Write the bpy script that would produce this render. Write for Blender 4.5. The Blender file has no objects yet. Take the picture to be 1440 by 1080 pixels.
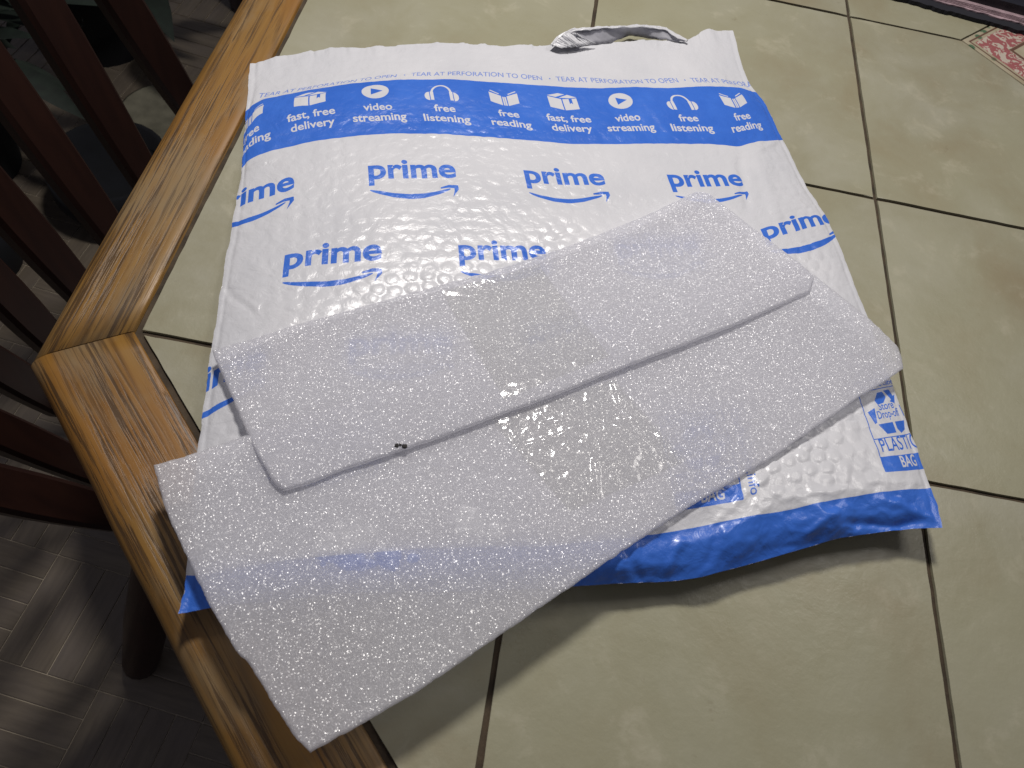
import bpy, bmesh, math, random
import numpy as np
from mathutils import Matrix, Vector

random.seed(7); rng = np.random.RandomState(7)
scene = bpy.context.scene
COL = scene.collection

# ------------------------------------------------------------------ camera
T = 0.305                                   # one table tile
FPX = 1011.65                               # focal length in pixels of a 1440 wide frame
rx, ry, rz = 0.515149856, -0.120732743, 0.150019307
CAM = np.array([-0.120397819, -2.87016394, 1.58762067]) * T
ca, sa, cb, sb, cc, sc = (math.cos(rx), math.sin(rx), math.cos(ry), math.sin(ry), math.cos(rz), math.sin(rz))
ROT = (np.array([[cc, -sc, 0], [sc, cc, 0], [0, 0, 1]]) @ np.array([[cb, 0, sb], [0, 1, 0], [-sb, 0, cb]])
       @ np.array([[1, 0, 0], [0, ca, -sa], [0, sa, ca]]))
cd = bpy.data.cameras.new('camera'); cam = bpy.data.objects.new('camera', cd); COL.objects.link(cam)
mw = Matrix.Identity(4)
for i in range(3):
    for j in range(3): mw[i][j] = ROT[i, j]
    mw[i][3] = CAM[i]
cam.matrix_world = mw
cd.sensor_width = 36; cd.lens = FPX / 1440 * 36; cd.clip_start = 0.02; cd.clip_end = 60
cd.dof.use_dof = True; cd.dof.focus_distance = 0.66; cd.dof.aperture_fstop = 14
scene.camera = cam

# ------------------------------------------------------------------ light: an indoor evening, one warm lamp and weak room light
world = bpy.data.worlds.new('World'); scene.world = world; world.use_nodes = True
bg = world.node_tree.nodes['Background']
bg.inputs['Color'].default_value = (0.86, 0.84, 1.0, 1); bg.inputs['Strength'].default_value = 0.12

def lamp(name, loc, target, size, power, color):
    d = bpy.data.lights.new(name, 'AREA'); d.shape = 'DISK'; d.size = size; d.energy = power; d.color = color
    o = bpy.data.objects.new(name, d); COL.objects.link(o); o.location = loc
    o.rotation_euler = (Vector(target) - Vector(loc)).to_track_quat('-Z', 'Y').to_euler()
    return o
lamp('hanging_lamp', (-0.15, 0.06, 1.15), (0.0, -0.55, 0), 0.20, 17, (1.0, 0.955, 0.91))
lamp('ceiling_light', (0.80, 0.02, 1.25), (0.1, -0.6, 0), 0.50, 4.3, (1.0, 0.95, 0.90))

scene.view_settings.view_transform = 'Standard'; scene.view_settings.look = 'None'
scene.view_settings.exposure = -0.18; scene.view_settings.gamma = 1

# ------------------------------------------------------------------ helpers
def unp(px, py, z=0.0):
    """point of the place at height z that the photograph shows at pixel px,py (arrays allowed)"""
    px, py, z = np.broadcast_arrays(np.asarray(px, float), np.asarray(py, float), np.asarray(z, float))
    d = np.stack([(px - 720) / FPX, -(py - 540) / FPX, -np.ones_like(px)], -1) @ ROT.T
    t = (z - CAM[2]) / d[..., 2]
    return CAM + d * t[..., None]

def topix(P):
    c = (np.asarray(P) - CAM) @ ROT
    return 720 + FPX * c[..., 0] / -c[..., 2], 540 - FPX * c[..., 1] / -c[..., 2]

def link(name, me, mat=None, parent=None):
    o = bpy.data.objects.new(name, me); COL.objects.link(o)
    if mat is not None and not me.materials: me.materials.append(mat)
    if parent is not None: o.parent = parent
    return o

def thing(name, label, cat, loc=(0, 0, 0), rz=0, group=None):
    o = bpy.data.objects.new(name, None); COL.objects.link(o); o.location = loc; o.rotation_euler = (0, 0, rz)
    o.empty_display_size = 0.05
    o['label'] = label; o['category'] = cat
    if group: o['group'] = group
    return o

def mesh_from(name, V, F, smooth=False):
    me = bpy.data.meshes.new(name); me.from_pydata([tuple(map(float, v)) for v in V], [], [tuple(map(int, f)) for f in F]); me.validate()
    if smooth:
        me.polygons.foreach_set('use_smooth', [True] * len(me.polygons))
    me.update(); return me

def bm_mesh(name, bm, smooth=False):
    bmesh.ops.recalc_face_normals(bm, faces=bm.faces)
    me = bpy.data.meshes.new(name); bm.to_mesh(me); bm.free()
    if smooth: me.polygons.foreach_set('use_smooth', [True] * len(me.polygons))
    me.update(); return me

def prism_bm(poly, z0, z1, bevel=0.0, seg=2):
    bm = bmesh.new()
    lo = [bm.verts.new((x, y, z0)) for x, y in poly]; hi = [bm.verts.new((x, y, z1)) for x, y in poly]
    n = len(poly)
    bm.faces.new(lo[::-1]); top = bm.faces.new(hi)
    for i in range(n): bm.faces.new((lo[i], lo[(i + 1) % n], hi[(i + 1) % n], hi[i]))
    if bevel:
        ed = [e for e in bm.edges if all(v in hi for v in e.verts)]
        bmesh.ops.bevel(bm, geom=ed, offset=bevel, segments=seg, profile=0.6, affect='EDGES')
    return bm

def tube_mesh(name, pts, radii, seg=14):
    pts = [Vector(p) for p in pts]; V = []; F = []
    up = Vector((0.3, 0.9, 0.1))
    for i, p in enumerate(pts):
        d = (pts[min(i + 1, len(pts) - 1)] - pts[max(i - 1, 0)]).normalized()
        a = d.cross(up).normalized(); b = d.cross(a)
        for k in range(seg):
            w = 2 * math.pi * k / seg
            V.append(p + (a * math.cos(w) + b * math.sin(w)) * radii[i])
    for i in range(len(pts) - 1):
        for k in range(seg):
            F.append((i * seg + k, i * seg + (k + 1) % seg, (i + 1) * seg + (k + 1) % seg, (i + 1) * seg + k))
    F.append(tuple(range(seg))[::-1]); F.append(tuple((len(pts) - 1) * seg + k for k in range(seg)))
    return mesh_from(name, V, F, True)

def clip_poly(poly, a, b, c):
    """keep a*x+b*y>=c"""
    out = []
    for i in range(len(poly)):
        p, q = poly[i], poly[(i + 1) % len(poly)]
        dp = a * p[0] + b * p[1] - c; dq = a * q[0] + b * q[1] - c
        if dp >= 0: out.append(p)
        if (dp >= 0) != (dq >= 0):
            t = dp / (dp - dq); out.append((p[0] + (q[0] - p[0]) * t, p[1] + (q[1] - p[1]) * t))
    return out

def vnoise(x, y, seed=0):
    """smooth value noise in -1..1"""
    r = np.random.RandomState(seed); tab = r.rand(256, 256) * 2 - 1
    xi = np.floor(x).astype(int); yi = np.floor(y).astype(int); fx = x - xi; fy = y - yi
    fx = fx * fx * fx * (fx * (fx * 6 - 15) + 10); fy = fy * fy * fy * (fy * (fy * 6 - 15) + 10)
    g = lambda a, b: tab[(xi + a) % 256, (yi + b) % 256]
    return (g(0, 0) * (1 - fx) + g(1, 0) * fx) * (1 - fy) + (g(0, 1) * (1 - fx) + g(1, 1) * fx) * fy
def fbm(x, y, seed=0, oct=4):
    s = 0; a = 1.0; t = 0
    for o in range(oct): s = s + a * vnoise(x * 2 ** o + 13.7 * o, y * 2 ** o + 5.1 * o, seed + o); t += a; a *= .5
    return s / t
def sstep(a, b, x):
    t = np.clip((np.asarray(x, float) - a) / (b - a), 0, 1); return t * t * (3 - 2 * t)

# ------------------------------------------------------------------ materials
def new_mat(name):
    m = bpy.data.materials.new(name); m.use_nodes = True
    nt = m.node_tree; nt.nodes.clear()
    out = nt.nodes.new('ShaderNodeOutputMaterial'); b = nt.nodes.new('ShaderNodeBsdfPrincipled')
    nt.links.new(b.outputs[0], out.inputs[0]); return m, nt, b, out
def N(nt, typ, **kw):
    n = nt.nodes.new(typ)
    for k, v in kw.items():
        if k in n.inputs.keys(): n.inputs[k].default_value = v
        else: setattr(n, k, v)
    return n
def noise(nt, vec, scale, detail=4, rough=.55, dist=0):
    n = N(nt, 'ShaderNodeTexNoise'); n.inputs['Scale'].default_value = scale; n.inputs['Detail'].default_value = detail
    n.inputs['Roughness'].default_value = rough; n.inputs['Distortion'].default_value = dist
    nt.links.new(vec, n.inputs['Vector']); return n.outputs['Fac']
def ramp(nt, fac, stops):
    r = nt.nodes.new('ShaderNodeValToRGB'); e = r.color_ramp.elements
    while len(e) < len(stops): e.new(.5)
    for k, (p, c) in enumerate(stops):
        e[k].position = p; e[k].color = (c, c, c, 1) if isinstance(c, (int, float)) else (*c, 1)
    nt.links.new(fac, r.inputs[0]); return r.outputs[0]
def mix(nt, fac, a, b, mode='MIX'):
    m = nt.nodes.new('ShaderNodeMix'); m.data_type = 'RGBA'; m.blend_type = mode
    for i, v in ((0, fac), (6, a), (7, b)):
        if hasattr(v, 'links'): nt.links.new(v, m.inputs[i])
        elif i == 0: m.inputs[0].default_value = v
        else: m.inputs[i].default_value = (*v, 1)
    return m.outputs[2]
def math_(nt, op, a, b=None, c=None):
    m = nt.nodes.new('ShaderNodeMath'); m.operation = op
    for i, v in enumerate((a, b, c)):
        if v is None: continue
        if hasattr(v, 'links'): nt.links.new(v, m.inputs[i])
        else: m.inputs[i].default_value = v
    return m.outputs[0]
def coords(nt, scale=(1, 1, 1), rot=(0, 0, 0), kind='Object', per_object=True):
    tc = nt.nodes.new('ShaderNodeTexCoord'); mp = nt.nodes.new('ShaderNodeMapping')
    nt.links.new(tc.outputs[kind], mp.inputs[0]); mp.inputs['Scale'].default_value = scale; mp.inputs['Rotation'].default_value = rot
    if per_object:
        oi = nt.nodes.new('ShaderNodeObjectInfo'); v = nt.nodes.new('ShaderNodeVectorMath'); v.operation = 'SCALE'
        cmb = nt.nodes.new('ShaderNodeCombineXYZ'); nt.links.new(oi.outputs['Random'], cmb.inputs[0]); nt.links.new(oi.outputs['Random'], cmb.inputs[2])
        nt.links.new(cmb.outputs[0], v.inputs[0]); v.inputs['Scale'].default_value = 7.3; nt.links.new(v.outputs[0], mp.inputs['Location'])
    return mp.outputs[0]
def bump(nt, h, strength, dist, normal=None):
    b = nt.nodes.new('ShaderNodeBump'); b.inputs['Strength'].default_value = strength; b.inputs['Distance'].default_value = dist
    nt.links.new(h, b.inputs['Height'])
    if normal is not None: nt.links.new(normal, b.inputs['Normal'])
    return b.outputs[0]

def mat_tile():
    m, nt, b, out = new_mat('glazed_tile'); v = coords(nt)
    n1 = noise(nt, v, 9, 5, .6, .4); n2 = noise(nt, v, 26, 6, .68, .3); n3 = noise(nt, v, 3.5, 3, .5)
    c = ramp(nt, n1, [(.28, (.240, .202, .125)), (.5, (.278, .262, .182)), (.72, (.330, .318, .245))])
    c = mix(nt, ramp(nt, n3, [(.4, 0), (.65, .6)]), c, (.31, .30, .20))
    c = mix(nt, ramp(nt, n2, [(.56, 0), (.7, .32)]), c, (.44, .41, .31))
    c = mix(nt, ramp(nt, noise(nt, v, 60, 4, .7), [(.66, 0), (.76, .35)]), c, (.18, .150, .095))
    nt.links.new(c, b.inputs['Base Color'])
    nt.links.new(ramp(nt, n2, [(.35, .26), (.7, .46)]), b.inputs['Roughness'])
    h = math_(nt, 'ADD', noise(nt, v, 50, 5, .65, .15), math_(nt, 'MULTIPLY', noise(nt, v, 14, 3, .5), 1.6))
    nt.links.new(bump(nt, h, .36, .0014), b.inputs['Normal'])
    return m
def mat_grout():
    m, nt, b, out = new_mat('dark_grout'); v = coords(nt)
    nt.links.new(ramp(nt, noise(nt, v, 60, 5), [(.3, (.025, .018, .011)), (.7, (.075, .052, .03))]), b.inputs['Base Color'])
    b.inputs['Roughness'].default_value = .9
    nt.links.new(bump(nt, noise(nt, v, 600, 3), .6, .0006), b.inputs['Normal']); return m
def mat_oak():
    m, nt, b, out = new_mat('worn_oak')
    v = coords(nt, (2.2, 38, 38)); vf = coords(nt, (12, 420, 420)); vb = coords(nt, (5, 11, 11))
    g = noise(nt, v, 1.6, 5, .6, 1.2); g2 = noise(nt, coords(nt, (4, 90, 90)), 1, 4, .6, .5)
    c = ramp(nt, g, [(.3, (.070, .037, .011)), (.45, (.200, .101, .021)), (.6, (.265, .142, .032)), (.74, (.165, .098, .030))])
    c = mix(nt, ramp(nt, noise(nt, vb, 1, 3), [(.42, 0), (.62, .65)]), c, (.235, .100, .016))
    worn = ramp(nt, noise(nt, vb, 1.7, 4, .6), [(.5, 0), (.66, .8)])
    c = mix(nt, worn, c, (.215, .148, .072))
    pores = ramp(nt, noise(nt, vf, 1, 4, .65), [(.48, 0), (.56, 1)])
    band = ramp(nt, g2, [(.40, 0), (.55, 1)])
    pm = math_(nt, 'MULTIPLY', math_(nt, 'MULTIPLY', pores, band), .84)
    c = mix(nt, pm, c, (.055, .030, .012))
    nt.links.new(c, b.inputs['Base Color'])
    nt.links.new(ramp(nt, worn, [(0, .45), (1, .7)]), b.inputs['Roughness'])
    h = math_(nt, 'SUBTRACT', noise(nt, v, 3, 4), math_(nt, 'MULTIPLY', pm, 1.2))
    nt.links.new(bump(nt, h, .35, .0005), b.inputs['Normal']); return m
def mat_mahogany():
    m, nt, b, out = new_mat('dark_red_wood')
    c = ramp(nt, noise(nt, coords(nt, (30, 30, 3)), 2, 4, .6), [(.3, (.017, .0062, .0045)), (.7, (.030, .011, .0072))])
    nt.links.new(c, b.inputs['Base Color']); b.inputs['Roughness'].default_value = .42; return m
def mat_plain(name, col, rough=.6, var=.25, scale=30):
    m, nt, b, out = new_mat(name)
    lo = tuple(x * (1 - var) for x in col); hi = tuple(min(1, x * (1 + var)) for x in col)
    nt.links.new(ramp(nt, noise(nt, coords(nt), scale, 4), [(.3, lo), (.7, hi)]), b.inputs['Base Color'])
    b.inputs['Roughness'].default_value = rough; return m
def mat_floor_plank():
    m, nt, b, out = new_mat('grey_brown_vinyl')
    v = coords(nt, (14, 120, 120)); n = noise(nt, v, 1, 4, .6)
    c = ramp(nt, n, [(.3, (.128, .104, .076)), (.7, (.20, .165, .120))])
    c = mix(nt, ramp(nt, noise(nt, coords(nt), 9, 4), [(.4, 0), (.7, .6)]), c, (.16, .135, .12))
    nt.links.new(c, b.inputs['Base Color']); b.inputs['Roughness'].default_value = .42
    nt.links.new(bump(nt, n, .3, .0006), b.inputs['Normal']); return m

M_tile = mat_tile(); M_grout = mat_grout(); M_oak = mat_oak(); M_mah = mat_mahogany(); M_plank = mat_floor_plank()
M_seam = mat_plain('pale_floor_seam', (.50, .43, .33), .6)

# ------------------------------------------------------------------ the floor: vinyl basket weave
FZ = -0.75
o = link('floor', mesh_from('floor', [(-7, -7, FZ - .0012), (7, -7, FZ - .0012), (7, 7, FZ - .0012), (-7, 7, FZ - .0012)], [(0, 1, 2, 3)]), M_seam); o['kind'] = 'structure'
floor = o
BL = 0.165; PW = BL / 4
bm = prism_bm([(-BL / 2 + .0008, -PW / 2 + .0009), (BL / 2 - .0008, -PW / 2 + .0009), (BL / 2 - .0008, PW / 2 - .0009), (-BL / 2 + .0008, PW / 2 - .0009)], -.001, .0009, .0005, 1)
plank_me = bm_mesh('plank', bm); plank_me.materials.append(M_plank)
ang = math.radians(-6.5); cands = []
for i in range(-14, 12):
    for j in range(-12, 14):
        vert = (i + j) % 2 == 0
        for k in range(4):
            off = (k - 1.5) * PW
            lx, ly = (i * BL + (off if vert else 0), j * BL + (0 if vert else off))
            wx = -.60 + lx * math.cos(ang) - ly * math.sin(ang); wy = -.725 + lx * math.sin(ang) + ly * math.cos(ang)
            px, py = topix((wx, wy, FZ))
            # distance to the part of the floor the photograph shows (left of the table edge)
            vis = (-60 < px < 440 and -70 < py < 1130)
            under = (px > 45 + 330 * (500 - py) / 500 + 50) if py < 500 else (px > 45 + (py - 500) * .49 + 60)
            cands.append(((0 if vis and not under else 1), (wx + .037) ** 2 + (wy + .875) ** 2, wx, wy, ang + (math.pi / 2 if vert else 0)))
cands.sort(); 
near = cands[:296]
for _, _, x, y, a in near:
    p = link('plank', plank_me, None, floor); p.location = (x, y, FZ); p.rotation_euler = (0, 0, a)
V = []; F = []
for _, _, x, y, a in cands[296:]:
    b0 = len(V)
    for z in (-.001, .0009):
        for sx, sy in ((-1, -1), (1, -1), (1, 1), (-1, 1)):
            lx = sx * (BL / 2 - .001); ly = sy * (PW / 2 - .001)
            V.append((x + lx * math.cos(a) - ly * math.sin(a), y + lx * math.sin(a) + ly * math.cos(a), FZ + z))
    F += [(b0 + 4, b0 + 5, b0 + 6, b0 + 7)] + [(b0 + k, b0 + (k + 1) % 4, b0 + 4 + (k + 1) % 4, b0 + 4 + k) for k in range(4)]
o = link('far_planks', mesh_from('far_planks', V, F), M_plank, floor); o['kind'] = 'stuff'

# ------------------------------------------------------------------ the table
table = thing('tiled_table', 'octagonal dining table with beige tiles and a worn oak rim, under the mailer', 'table', (0, 0, 0))
ctr = (1.5 * T, -.5 * T)
inner = [(-T, -2 * T), (0, -3 * T), (3 * T, -3 * T), (4 * T, -2 * T), (4 * T, T), (3 * T, 2 * T), (0, 2 * T), (-T, T)]
def offset_poly(poly, d):
    out = []; n = len(poly)
    for i in range(n):
        p0 = Vector(poly[i - 1]); p1 = Vector(poly[i]); p2 = Vector(poly[(i + 1) % n])
        d1 = (p1 - p0).normalized(); d2 = (p2 - p1).normalized()
        n1 = Vector((d1.y, -d1.x)); n2 = Vector((d2.y, -d2.x)); b = (n1 + n2).normalized()
        out.append(tuple(p1 + b * (d / b.dot(n1))))
    return out
link('tabletop_core', bm_mesh('tabletop_core', prism_bm(offset_poly(inner, .012), -.030, -.0026)), M_grout, table)
DC = (2 * T, 0.0); DR = .163; G = .0019
planes = []
for i in range(8):
    p = Vector(inner[i]); q = Vector(inner[(i + 1) % 8]); d = (q - p).normalized(); nn = Vector((-d.y, d.x)); planes.append((nn.x, nn.y, nn.dot(p) + .0018))
for ci in range(-1, 4):
    for ri in range(-3, 2):
        x0, y0 = ci * T, ri * T
        poly = [(x0 + G, y0 + G), (x0 + T - G, y0 + G), (x0 + T - G, y0 + T - G), (x0 + G, y0 + T - G)]
        for a, b_, c_ in planes: poly = clip_poly(poly, a, b_, c_)
        mx, my = x0 + T / 2 - DC[0], y0 + T / 2 - DC[1]
        sx, sy = (1 if mx > 0 else -1), (1 if my > 0 else -1)
        if abs(mx) < T and abs(my) < T:
            poly = clip_poly(poly, sx, sy, sx * DC[0] + sy * DC[1] + DR + .0028)
        if len(poly) < 3: continue
        # the broken, slightly uneven rim of a fired tile
        fine = []
        for k in range(len(poly)):
            p = np.array(poly[k]); q = np.array(poly[(k + 1) % len(poly)]); L = np.linalg.norm(q - p)
            if L < .004: fine.append(tuple(p)); continue
            n_ = max(1, int(L / .012)); nrm = np.array([-(q - p)[1], (q - p)[0]]) / L
            for s in range(n_):
                w = p + (q - p) * s / n_
                if s: w = w + nrm * rng.uniform(0, .00055)
                fine.append(tuple(w))
        cx = sum(p[0] for p in fine) / len(fine); cy = sum(p[1] for p in fine) / len(fine)
        bm = prism_bm([(x - cx, y - cy) for x, y in fine], -.004, 0, .0011, 2)
        t = link('tile', bm_mesh('tile', bm), M_tile, table); t.location = (cx, cy, rng.uniform(-.0003, .0002)); t.rotation_euler = (rng.uniform(-.0006, .0006), rng.uniform(-.0006, .0006), 0)

# the patterned diamond tile let into the corner of four tiles
def mat_deco():
    m, nt, b, out = new_mat('patterned_tile'); v = coords(nt, per_object=False)
    sp = nt.nodes.new('ShaderNodeSeparateXYZ'); nt.links.new(v, sp.inputs[0])
    d = math_(nt, 'ADD', math_(nt, 'ABSOLUTE', sp.outputs[0]), math_(nt, 'ABSOLUTE', sp.outputs[1]))
    base = ramp(nt, noise(nt, v, 30, 4), [(.3, (.30, .25, .16)), (.7, (.40, .36, .26))])
    vo = nt.nodes.new('ShaderNodeTexVoronoi'); vo.inputs['Scale'].default_value = 62; nt.links.new(v, vo.inputs['Vector'])
    red = mix(nt, ramp(nt, noise(nt, v, 75, 2, .5, 2.2), [(.46, 0), (.49, 1)]), (.46, .40, .33), (.30, .095, .095))
    vo2 = nt.nodes.new('ShaderNodeTexVoronoi'); vo2.inputs['Scale'].default_value = 55; nt.links.new(v, vo2.inputs['Vector'])
    c2 = mix(nt, ramp(nt, vo2.outputs['Distance'], [(.2, 1), (.3, 0)]), base, (.07, .13, .07))
    ringo = ramp(nt, math_(nt, 'MULTIPLY', d, 1 / DR), [(.0, 0), (.64, 0), (.645, 1), (.90, 1), (.905, 0)])
    c = mix(nt, ringo, c2, red)
    ln = ramp(nt, math_(nt, 'MULTIPLY', d, 1 / DR), [(.60, 0), (.605, 1), (.635, 1), (.64, 0), (.93, 0), (.935, 1), (.95, 1), (.955, 0)])
    c = mix(nt, ln, c, (.12, .06, .04))
    nt.links.new(c, b.inputs['Base Color']); b.inputs['Roughness'].default_value = .35
    nt.links.new(bump(nt, noise(nt, v, 40, 4), .3, .001), b.inputs['Normal']); return m
t = link('patterned_tile', bm_mesh('patterned_tile', prism_bm([(DR, 0), (0, DR), (-DR, 0), (0, -DR)], -.004, .0002, .0011, 2)), mat_deco(), table)
t.location = (*DC, 0); t['label'] = 'diamond tile with a red and white patterned border'

# oak rim: eight mitred boards with a rounded outer edge
W = .0635; TH = .036; R = .017
prof = [(.0025, -.030), (.0030, .0010), (.0042, .0018), (.010, .0020)]
for k in range(9):
    a = math.pi / 2 * k / 8; prof.append((W - R + R * math.sin(a), .0022 - R * .8 + R * .8 * math.cos(a)))
prof += [(W, -.024), (W - .003, -TH), (.0025, -TH)]
RIMW = [.0755, .070, .070, .070, .070, .070, .070, .0650]
def mitre(i):
    def corner(a, b_):                       # outer corner between edges a and b_ = a+1
        p = Vector(inner[b_]); da = (p - Vector(inner[a])).normalized(); db = (Vector(inner[(b_ + 1) % 8]) - p).normalized()
        na = Vector((da.y, -da.x)); nb = Vector((db.y, -db.x)); det = na.x * nb.y - na.y * nb.x
        return p, Vector(((RIMW[a] * nb.y - RIMW[b_] * na.y) / det, (na.x * RIMW[b_] - nb.x * RIMW[a]) / det)), da, db
    p, o_, da, db = corner((i - 1) % 8, i); xs = o_.dot(db)
    p, o_, da, db = corner(i, (i + 1) % 8); xe = o_.dot(da)
    return xs, xe
for i in range(8):
    p = Vector((*inner[i], 0)); q = Vector((*inner[(i + 1) % 8], 0)); d = (q - p); L = d.length; d.normalize(); nrm = Vector((d.y, -d.x, 0))
    V = []; F = []; n_ = len(prof); gap = .00045; ns = 28; W_i = RIMW[i]; xs, xe = mitre(i)
    for s in range(ns + 1):
        f = s / ns
        for w0_, z_ in prof:
            w_ = w0_ + (W_i - W) * float(sstep(.004, W - R, w0_)); x0 = xs * w_ / W_i + gap; x1 = L + xe * w_ / W_i - gap
            V.append((x0 + (x1 - x0) * f, -w_ + (.0005 * vnoise(np.array(f * 9.), np.array(i * 3.1), 5) if w0_ > W - .01 else 0), z_ + .0003 * float(vnoise(np.array(f * 12.), np.array(w_ * 60.), 9))))
    for s in range(ns):
        for k in range(n_):
            F.append((s * n_ + k, s * n_ + (k + 1) % n_, (s + 1) * n_ + (k + 1) % n_, (s + 1) * n_ + k))
    F.append(tuple(range(n_))[::-1]); F.append(tuple(ns * n_ + k for k in range(n_)))
    me = mesh_from('edge_board', V, F); bm = bmesh.new(); bm.from_mesh(me); bmesh.ops.recalc_face_normals(bm, faces=bm.faces); bm.to_mesh(me); bm.free()
    for pl in me.polygons: pl.use_smooth = len(pl.vertices) == 4
    bo = link('edge_board', me, M_oak, table); bo.location = p; bo.rotation_euler = (0, 0, math.atan2(d.y, d.x))
# pedestal, hidden below the top
pr = [(-.036, .30), (-.06, .30), (-.07, .09), (-.2, .07), (-.45, .10), (-.62, .12), (-.68, .28), (-.75, .30)]
V = []; F = []; sg = 24
for z_, r_ in pr:
    for k in range(sg): V.append((ctr[0] + r_ * math.cos(2 * math.pi * k / sg), ctr[1] + r_ * math.sin(2 * math.pi * k / sg), z_))
for s in range(len(pr) - 1):
    for k in range(sg): F.append((s * sg + k, s * sg + (k + 1) % sg, (s + 1) * sg + (k + 1) % sg, (s + 1) * sg + k))
link('pedestal', mesh_from('pedestal', V, F, True), M_oak, table)

# ------------------------------------------------------------------ the chair with the curved slatted back
chair = thing('slat_back_chair', 'dark red wooden chair with curved slatted back, pulled up to the table corner', 'chair', (-.40, -.33, FZ))
co = Vector(chair.location)
SL = [((-.58, -.016, -.34), (-.584, -.0906, -.1), .036), ((-.582, -.176, -.34), (-.605, -.198, -.04), .037), ((-.579, -.289, -.34), (-.608, -.30, -.07), .036),
      ((-.579, -.386, -.34), (-.586, -.407, -.13), .035), ((-.578, -.467, -.34), (-.572, -.484, -.18), .034), ((-.54, -.542, -.34), (-.527, -.577, -.18), .042),
      ((-.459, -.618, -.34), (-.4736, -.6525, -.15), .044), ((-.42, -.66, -.34), (-.457, -.70, -.17), .052)]
S1 = unp(168, 0, -.1)
tops = []
for k, (lo, hi, w_) in enumerate(SL):
    lo = Vector(lo); hi = Vector(hi); d = (hi - lo) / (hi.z - lo.z)
    d.x = max(min(d.x, .2), -.25); top = hi + d * ((.10 if k < 5 else .02) - hi.z)
    tops.append(top)
    w_ = (.060, .060, .056, .052, .047, .040, .037, .045)[k]; face = Vector((1, -.5 * (lo.y + .33), 0)).normalized(); side = Vector((-face.y, face.x, 0)); th = .020
    V = []; F = []
    for s in range(7):
        f = s / 6; c_ = (lo + (hi - lo) * min(1, f * 1.5)) if f < .667 else (hi + (top - hi) * ((f - .667) / .333))
        ww = w_ * (.86 + .14 * math.sin(math.pi * min(1, f * 1.1)))
        for sx, sy in ((-1, -.6), (-.8, -1), (.8, -1), (1, -.6), (1, .6), (.8, 1), (-.8, 1), (-1, .6)):
            V.append(c_ + side * sx * ww / 2 + face * sy * th / 2 - co)
    for s in range(6):
        for q in range(8): F.append((s * 8 + q, s * 8 + (q + 1) % 8, s * 8 + 8 + (q + 1) % 8, s * 8 + 8 + q))
    F.append(tuple(range(8))[::-1]); F.append(tuple(48 + q for q in range(8)))
    link('slat', mesh_from('slat', V, F, False), M_mah, chair)
# crest rail over the slats
V = []; F = []
for k, t_ in enumerate(tops):
    a = tops[max(k - 1, 0)]; b_ = tops[min(k + 1, 7)]; tn = (b_ - a).normalized(); nr = Vector((-tn.y, tn.x, 0)).normalized()
    for sx, sz in ((-1, -1), (1, -1), (1, 1), (-1, 1)): V.append(t_ + nr * .014 * sx + Vector((0, 0, .028 * sz + .01)) - co)
for k in range(7):
    for q in range(4): F.append((k * 4 + q, k * 4 + (q + 1) % 4, k * 4 + 4 + (q + 1) % 4, k * 4 + 4 + q))
F += [(3, 2, 1, 0), (28, 29, 30, 31)]
link('crest_rail', mesh_from('crest_rail', V, F), M_mah, chair)
seat = [(-.575, .00), (-.575, -.18), (-.573, -.30), (-.573, -.38), (-.566, -.455), (-.525, -.53), (-.45, -.605), (-.408, -.64), (-.37, -.64), (-.16, -.46), (-.14, -.10), (-.30, .03)]
link('seat', bm_mesh('seat', prism_bm([(x - co.x, y - co.y) for x, y in seat], -.372 - co.z, -.338 - co.z, .006)), M_mah, chair)
for (a, b_) in (((-.41, -.63), (-.482, -.79)), ((-.53, -.05), (-.60, .06)), ((-.25, -.44), (-.20, -.53)), ((-.24, -.10), (-.18, -.03))):
    if a == (-.41, -.63): b_ = tuple(unp(197, 938, FZ)[:2]); a = tuple(unp(226, 735, -.372)[:2])
    P = [Vector((a[0] + (b_[0] - a[0]) * f, a[1] + (b_[1] - a[1]) * f, -.372 + (FZ + .372) * f)) - co for f in (0, .25, .6, .92, .975, 1)]
    link('leg', tube_mesh('leg', P, [.019, .026, .030, .0265, .024, .013]), M_mah, chair)

# ------------------------------------------------------------------ plants and pots in the dark beyond the chair
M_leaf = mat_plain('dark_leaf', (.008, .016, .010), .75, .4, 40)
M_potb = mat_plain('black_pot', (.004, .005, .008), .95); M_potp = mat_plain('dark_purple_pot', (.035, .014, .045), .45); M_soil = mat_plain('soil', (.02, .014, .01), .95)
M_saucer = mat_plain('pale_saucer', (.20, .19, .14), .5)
def lathe(name, prof, mat, parent, seg=28):
    V = []; F = []
    for r_, z_ in prof:
        for k in range(seg): V.append((r_ * math.cos(2 * math.pi * k / seg), r_ * math.sin(2 * math.pi * k / seg), z_))
    for s in range(len(prof) - 1):
        for k in range(seg): F.append((s * seg + k, s * seg + (k + 1) % seg, (s + 1) * seg + (k + 1) % seg, (s + 1) * seg + k))
    F.append(tuple((len(prof) - 1) * seg + k for k in range(seg)))
    return link(name, mesh_from(name, V, F, True), mat, parent)
def leaf_mesh(L, Wd):
    V = []; F = []; n_ = 6
    for i in range(n_ + 1):
        f = i / n_; w_ = Wd * math.sin(math.pi * f ** .75) * .5 + .0004; z_ = -.35 * L * f * f + .05 * L * f
        V += [(f * L, -w_, z_ + w_ * .25), (f * L, 0, z_), (f * L, w_, z_ + w_ * .25)]
    for i in range(n_):
        for k in (0, 1): F.append((i * 3 + k, i * 3 + k + 1, i * 3 + 4 + k, i * 3 + 3 + k))
    return mesh_from('leaf', V, F, True)
lm = [leaf_mesh(.16, .07), leaf_mesh(.12, .06), leaf_mesh(.20, .06)]
for l_ in lm: l_.materials.append(M_leaf)
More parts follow.
